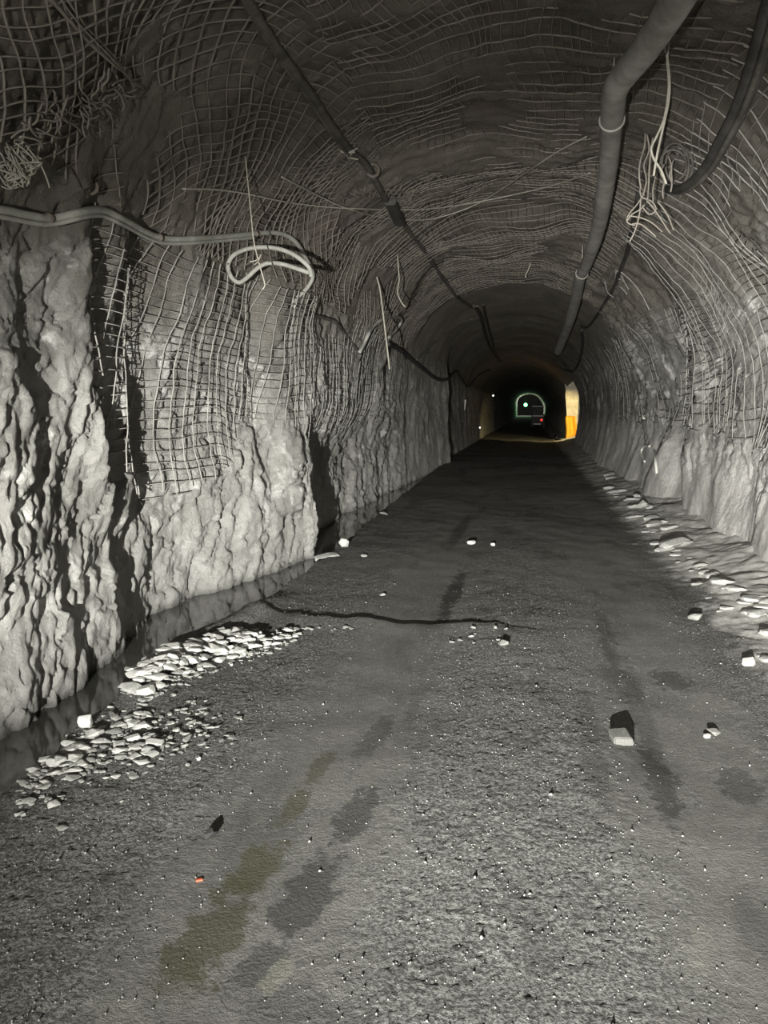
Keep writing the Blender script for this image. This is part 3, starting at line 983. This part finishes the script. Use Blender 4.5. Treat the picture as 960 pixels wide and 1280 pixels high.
def block_mesh(mat):
    bm = bmesh.new()
    bmesh.ops.create_cube(bm, size=1.8)
    for v in bm.verts:
        v.co += Vector((random.uniform(-.2, .2), random.uniform(-.2, .2), random.uniform(-.2, .2)))
        v.co.z *= .62
    bmesh.ops.bevel(bm, geom=bm.edges[:], offset=.12, segments=2, affect='EDGES')
    me = bpy.data.meshes.new('stone')
    bm.to_mesh(me); bm.free()
    me.materials.append(mat)
    return me


STONES = [hull_mesh(100 + i, .55 + .25 * (i % 3) / 2, 15) for i in range(8)]
STONES_G = [hull_mesh(200 + i, .5, 14, STONE_G) for i in range(6)]


def stone(me, px, py, wpx, label, name='stone', group=None, cat='stone', rot=None, sink=.35, zoff=None, sz=1.0, sy=1.0):
    p = at_z(px, py)
    for _ in range(3):
        p = at_z(px, py, fz(p.x, p.y))
    r = wpx / 2 * (p - CAM).length / F
    o = bpy.data.objects.new(name, me)
    COL.objects.link(o)
    flat = max(abs(v.co.z) for v in me.vertices)
    z = fz(p.x, p.y) if zoff is None else zoff
    o.location = (p.x, p.y, z + r * sz * flat * (1 - sink))
    o.scale = (r, r * sy, r * sz)
    o.rotation_euler = rot or (random.uniform(-.3, .3), random.uniform(-.3, .3), random.uniform(0, 6.28))
    tag(o, label, cat, group)
    return o


random.seed(12)
GA, LA = 'pale stones of the heap along the ditch', 'pale stone in the bright heap along the ditch edge'
GB, LB = 'half-sunk stones nearest the camera by the ditch', 'half-sunk stone in the low patch nearest the camera beside the ditch'
GC, LC = 'stones along the low ridge across the road', 'small pale stone in the thin line across the road beyond the heap'
# bright heap: rows laid from the water side outwards, in overlapping layers
crest = [(140, 862), (150, 855), (172, 840), (200, 830), (222, 814), (245, 806), (262, 800), (282, 792), (300, 791), (322, 790), (345, 788), (372, 787), (440, 784)]
cx = [c[0] for c in crest]; cyy = [c[1] for c in crest]


def heap_label(x, f):
    end = 'at the near end' if x < 205 else ('at the far thin end' if x > 285 else 'in the middle')
    row = 'crest' if f < .34 else 'front slope'
    return 'pale stone on the %s of the ditch-side heap, %s' % (row, end)


for k in range(170):
    x = random.uniform(150, 300) if k < 130 else random.uniform(290, 375)
    f = random.random()
    top = np.interp(x, cx, cyy)
    depth = np.interp(x, [148, 180, 230, 280, 330, 375], [10, 30, 34, 34, 24, 7])
    wv = random.uniform(15, 34) * np.interp(x, [148, 230, 300, 375], [1.15, 1.1, .8, .45])
    lift = .055 * math.sin(math.pi * min(1, f * .8 + .2)) * np.interp(x, [148, 190, 290, 375], [.5, 1, .8, 0])
    lab = heap_label(x, f)
    o = stone(random.choice(STONES), x, top + depth * f, wv, lab, group=lab.replace('pale stone', 'stones'), sz=random.uniform(.42, .62), sy=random.uniform(.75, 1.1), rot=(random.uniform(-.3, .1), random.uniform(-.25, .25), random.uniform(-.7, .7)))
    o.location.z += lift
# low patch near the camera
for k in range(120):
    x = random.uniform(25, 195)
    c = np.interp(x, [25, 60, 100, 150, 195], [985, 965, 940, 925, 915])
    dv = random.gauss(0, 19)
    lab = 'half-sunk flat stone in the nearest low patch, ' + ('on its ditch side' if dv < 0 else 'on its road side')
    stone(random.choice(STONES_G + STONES), x, c + dv, random.uniform(10, 30), lab, group=lab.replace('half-sunk flat stone', 'stones'), sink=.55, sz=.5, sy=random.uniform(.6, 1), rot=(random.uniform(-.2, .2), random.uniform(-.2, .2), random.uniform(-.8, .8)))
for k in range(30):
    x = random.uniform(200, 300)
    lab = 'dull grey stone half sunk in the road right of the low patch'
    stone(random.choice(STONES_G), x, 925 - (x - 190) * .2 + random.gauss(0, 16), random.uniform(8, 20), lab, group='stones half sunk right of the low patch', sink=.65, sz=.5, sy=.8)
for k in range(20):
    x = random.uniform(375, 440) if k < 10 else random.uniform(560, 645)
    yv = 785 + random.uniform(-3, 4) if k < 10 else 795 + random.uniform(-14, 10)
    lab = 'small grey stone in the thin line across the road beyond the heap' if k < 10 else 'small grey stone on the low ridge in the middle of the road'
    stone(random.choice(STONES_G), x, yv, random.uniform(5, 12), lab, group=lab.replace('stone', 'stones', 1), sink=.5, sz=.7)
# small pebbles that fill the gaps of both patches
pv, pf, pn = [], [], 0
small = [np.array([tuple(v.co) for v in m.vertices]) for m in STONES[:4]]
smallf = [[tuple(p.vertices) for p in m.polygons] for m in STONES[:4]]
for k in range(620):
    if k < 380:
        x = random.uniform(146, 370); f = random.uniform(-.05, 1.25)
        yv = np.interp(x, cx, cyy) + np.interp(x, [148, 180, 230, 280, 330, 375], [10, 30, 34, 34, 26, 10]) * f
        lift = .05 * max(0, math.sin(math.pi * min(1, max(0, f) * .8 + .2))) * np.interp(x, [148, 190, 290, 375], [.5, 1, .8, 0])
    else:
        x = random.uniform(20, 260); yv = np.interp(x, [25, 60, 100, 150, 195, 260], [985, 965, 940, 925, 915, 905]) + random.gauss(0, 26); lift = 0
    p = at_z(x, yv); p = at_z(x, yv, fz(p.x, p.y))
    r = random.uniform(.010, .028); i = k % 4; a = random.uniform(0, 6.28)
    c, sn = math.cos(a), math.sin(a)
    v = small[i] * r * np.array([1, .8, .6])
    v = np.stack([v[:, 0] * c - v[:, 1] * sn, v[:, 0] * sn + v[:, 1] * c, v[:, 2]], -1) + np.array([p.x, p.y, fz(p.x, p.y) + r * .12 + lift * random.uniform(.2, 1)])
    pv += v.tolist(); pf += [tuple(j + pn for j in q) for q in smallf[i]]; pn += len(v)
me = bpy.data.meshes.new('pebbles'); me.from_pydata(pv, [], pf)
tag(link('pebbles', me, STONE_G), 'small grey pebbles filling the gaps of the stone heap and patch by the ditch', 'pebbles', kind='stuff')
# single ones
W1 = [hull_mesh(300 + i, .8, 18, STONE_W) for i in range(3)]
stone(W1[0], 107, 908, 25, 'white angular stone standing alone at the water edge, left of the low patch', name='white_stone', sink=.1, sz=1.0)
stone(STONES[1], 131, 876, 20, 'rounded pale stone at the water edge between white stone and heap', name='stone', sink=.1)
stone(W1[1], 430, 683, 17, 'white stone by the ditch at the black recess of the left wall', name='white_stone', sink=.15)
stone(hull_mesh(311, .3, 20, STONE), 410, 696, 46, 'broad flat slab lying in the ditch edge at the black recess', name='stone_slab', sink=.45, sz=.8, rot=(.05, -.08, .2))
stone(W1[2], 162, 903, 11, 'small white stone in the low patch, right of the big white stone', name='white_stone')
stone(STONES[4], 176, 910, 24, 'long pale stone in the low patch beside the small white stone', name='stone', sink=.4, sz=.6)
stone(STONES[5], 278, 796, 18, 'round pale stone topmost on the far end of the heap', name='stone', sink=-.2)
stone(STONES[0], 190, 826, 30, 'largest pale stone crowning the near end of the heap', name='stone', sink=-.4, sz=.8)
stone(STONE_D and hull_mesh(320, .6, 16, STONE_D), 263, 1046, 20, 'small black stone lying alone on the road at the lower left', name='black_stone', sink=.3)
stone(block_mesh(STONE_M), 777, 927, 24, 'square grey stone alone on the right wheel track', name='stone', sink=.3, sz=.9, rot=(.05, -.08, .15))
stone(STONES_G[1], 893, 917, 22, 'flat grey stone near the right edge beside the square stone', name='stone', sink=.4, sz=.6)
stone(STONES[2], 884, 922, 10, 'little pale stone touching the flat grey stone at the right', name='stone')
stone(W1[0], 589, 680, 13, 'white stone in the middle of the road on the dark streak', name='white_stone', sink=.3, sz=.8)
stone(W1[1], 616, 682, 7, 'tiny white stone right of the one on the dark streak', name='white_stone')
stone(STONES[3], 480, 643, 14, 'flat pale stone at the road edge beside the far ditch water', name='stone', sz=.6)
stone(STONES[6], 478, 744, 12, 'flat pale stone alone on the left half of the road', name='stone', sz=.5)
stone(STONES[7], 455, 695, 11, 'flat pale stone just right of the slab at the recess', name='stone', sz=.5)
stone(STONES_G[2], 628, 806, 20, 'grey stone on the ridge in the middle of the road', name='stone', sink=.4)
stone(STONES_G[3], 870, 775, 22, 'grey stone with pointed top at the foot of the dusty berm', name='stone', sink=.3)
stone(STONES[2], 936, 832, 18, 'pale upright stone on the berm near the right edge', name='stone', sink=.2)
# broken slabs on the dusty berm
GD, LD = 'broken slabs on the dusty berm', 'broken pale slab lying on the dusty berm under the right wall'
SLABS = [hull_mesh(400 + i, .28, 16, STONE) for i in range(4)]
random.seed(44)
for k in range(60):
    tt = random.random()
    x = 760 + tt * 210
    yv = np.interp(x, [760, 820, 880, 960], [600, 665, 720, 790]) + random.uniform(-32, 28) * (.4 + tt)
    stone(random.choice(SLABS), x, yv, random.uniform(10, 40) * (.5 + tt * .7), LD + (', its far half' if x < 850 else ', its near half'), group=GD + (', far half' if x < 850 else ', near half'), sink=.5, name='rock_slab', rot=(random.uniform(-.1, .06), random.uniform(-.2, -.02), random.uniform(-.5, .5)))
stone(SLABS[0], 845, 684, 52, 'largest flat slab on the dusty berm, leaning up to the right wall', name='rock_slab', sink=.3, rot=(-.06, -.15, .3))
stone(STONES[3], 796, 622, 14, 'blocky stone in the small heap on the far berm, the left one', name='stone')
stone(STONES[5], 803, 634, 15, 'blocky stone in the small heap on the far berm, the lower one', name='stone')
stone(STONES[6], 812, 636, 11, 'blocky stone in the small heap on the far berm, the right one', name='stone')
# a red scrap
p = at_z(249, 1099)
mb = MB(); mb.box((p.x, p.y, fz(p.x, p.y) + .003), (.022, .010, .006), Matrix.Rotation(.5, 3, 'Z'))
tag(mb.build('plastic_scrap', RED, None, False), 'tiny red plastic scrap on the road at the lower left', 'scrap')

# loose gravel
k = 9000
gy = 1.5 + 5.5 * RNG.random(k) ** 1.6
gx = RNG.uniform(-2.1, 1.9, k)
tr = np.exp(-((gx + .82) / .36) ** 2) + np.exp(-((gx - .85) / .36) ** 2)
sel = RNG.random(k) > tr * .93
gx, gy = gx[sel], gy[sel]
gz = floor_h(gx, gy)
sz = RNG.uniform(.002, .005, len(gx)) * (1 + (RNG.random(len(gx)) > .96) * 1.0)
base = np.array([(1, 0, 0), (-.5, .87, 0), (-.5, -.87, 0), (.1, 0, .8), (0, .1, -.6)])
V = base[None] * sz[:, None, None] * RNG.uniform(.6, 1.4, (len(gx), 5, 1))
an = RNG.uniform(0, 6.28, len(gx))
R = np.stack([np.stack([np.cos(an), -np.sin(an), 0 * an], -1), np.stack([np.sin(an), np.cos(an), 0 * an], -1), np.stack([0 * an, 0 * an, 1 + 0 * an], -1)], 1)
V = np.einsum('nij,nkj->nki', R, V) + np.stack([gx, gy, gz + sz * .25], -1)[:, None]
tri = np.array([(0, 1, 3), (1, 2, 3), (2, 0, 3), (1, 0, 4), (2, 1, 4), (0, 2, 4)])
T = (np.arange(len(gx)) * 5)[:, None, None] + tri[None]
g = link('gravel', np_mesh('gravel', V.reshape(-1, 3), T.reshape(-1, 3), False), STONE_G)
tag(g, 'fine grey gravel strewn over the road between the wheel tracks', 'gravel', kind='stuff')

# ------------------------------------------------------------------ far end
# orange sheet at the foot of the lit corner, with a folded top
mb = MB()
p0 = at_y(707, 521, 38.0); p1 = at_y(720, 521, 38.0)
nn = 9
for j in range(9):
    for i in range(nn):
        f = i / (nn - 1); h = j / 8
        x = p0.x + (p1.x - p0.x) * f + .03 * math.sin(h * 5)
        mb.v.append((x + .10 * (1 - h) * (f - .2), 38.05 - .12 * math.sin(f * math.pi * 2.5) - .1 * (1 - h), p0.z * h + .03))
for j in range(8):
    for i in range(nn - 1):
        a = j * nn + i
        mb.f.append((a, a + 1, a + nn + 1, a + nn))
t = mb.build('orange_sheet', ORANGE)
sol = t.modifiers.new('thickness', 'SOLIDIFY'); sol.thickness = .02
tag(t, 'orange plastic sheet at the foot of the lit corner far down the tunnel', 'sheet')
mb = MB(); mb.tube([at_z(px, py, .06) + Vector((0, 0, .02)) for px, py in [(714, 549), (705, 551), (697, 550), (693, 547), (697, 544), (704, 545), (710, 547)]], .05, 7, res=4)
tag(mb.build('black_hose', BLACK), 'black hose lying in a loop on the floor beside the orange sheet', 'hose')
mb = MB(); mb.tube([at_z(px, py, .08) for px, py in [(695, 548), (699, 544), (702, 542)]], .05, 7, res=4)
tag(mb.build('white_pipe', WHITE), 'short white pipe lying on the floor in the warm light pool', 'pipe')

# green lamp
c = at_y(657, 506, 112)
t = empty('green_lamp', c)
bm = bmesh.new(); bmesh.ops.create_uvsphere(bm, u_segments=16, v_segments=10, radius=.24)
me = bpy.data.meshes.new('lamp_glass'); bm.to_mesh(me); bm.free()
link('lamp_glass', me, GREEN_L, t)
mb = MB(); mb.tube([(0, .2, 0), (0, .32, 0)], .3, 12, smooth=False); mb.build('housing', BLACK, t)
mb = MB(); mb.tube([(0, .28, .2), (0, .28, 1.6)], .03, 6, smooth=False); mb.build('bracket', BLACK, t)
point('green_lamp_light', (c.x, c.y - .5, c.z), 30, .1, (.15, 1.0, .25))
tag(t, 'small round green lamp glowing at the far end of the tunnel', 'lamp')


def small_lamp(px, py, y, r, label):
    c = on_wall([(px, py)], .0)[0] + Vector((.06, 0, 0))
    r = r * c.y / y
    bm = bmesh.new(); bmesh.ops.create_uvsphere(bm, u_segments=12, v_segments=8, radius=r)
    me = bpy.data.meshes.new('lamp_glass'); bm.to_mesh(me); bm.free()
    t = empty('small_lamp', c)
    link('lamp_glass', me, WHITE_L, t)
    mb = MB(); mb.tube([(0, r * .6, 0), (-.2, r * 3, 0)], r * 1.2, 8, smooth=False); mb.build('housing', BLACK, t)
    tag(t, label, 'lamp')


small_lamp(615.5, 494.5, 48, .045, 'tiny white lamp high on the dark left wall far down the tunnel')
small_lamp(598.5, 534.5, 36, .03, 'tiny white lamp low on the dark left wall beyond the pillar')
# pale marker on the left pillar
c = on_wall([(581, 506)], .06)[0]
mb = MB(); mb.box(c, (.06, .03, .40), Matrix.Rotation(.1, 3, 'Y'))
tag(mb.build('marker_strip', WHITE, None, False), 'narrow pale marker strip on the far left pillar', 'marker')

# small dark vehicle with a red tail lamp, far away
vy = 62.0
g0 = at_y(672, 536, vy)
t = empty('mine_vehicle', (g0.x, vy, 0))


def vbox(name, mat, c, size, bev=.03, parent=t):
    mb = MB(); mb.box(c, size)
    o = mb.build(name, mat, parent, False)
    bm = bmesh.new(); bm.from_mesh(o.data); bmesh.ops.bevel(bm, geom=bm.edges[:], offset=bev, segments=2, affect='EDGES'); bm.to_mesh(o.data); bm.free()
    return o


vbox('body', BLACK, (0, .8, .70), (1.0, 1.7, .55))
vbox('cab', BLACK, (.0, 1.0, 1.32), (.9, 1.0, .75))
vbox('roof', WHITE, (0, 1.0, 1.73), (.98, 1.1, .07))
vbox('rear_panel', WHITE, (0, -.06, .98), (.85, .05, .09), .015)
vbox('bumper', WHITE, (-.05, -.10, .34), (.6, .08, .10), .02)
for sx in (-1, 1):
    for sy in (.25, 1.35):
        mb = MB(); mb.tube([(sx * .38, sy, .3), (sx * .55, sy, .3)], .3, 16, smooth=False); mb.build('wheel', BLACK, t, False)
mb = MB(); mb.tube([(.28, -.10, .66), (.28, -.03, .66)], .10, 12, smooth=False); mb.build('tail_lamp', RED_L, t)
tag(t, 'small dark vehicle with a glowing red tail lamp far down the tunnel', 'vehicle')
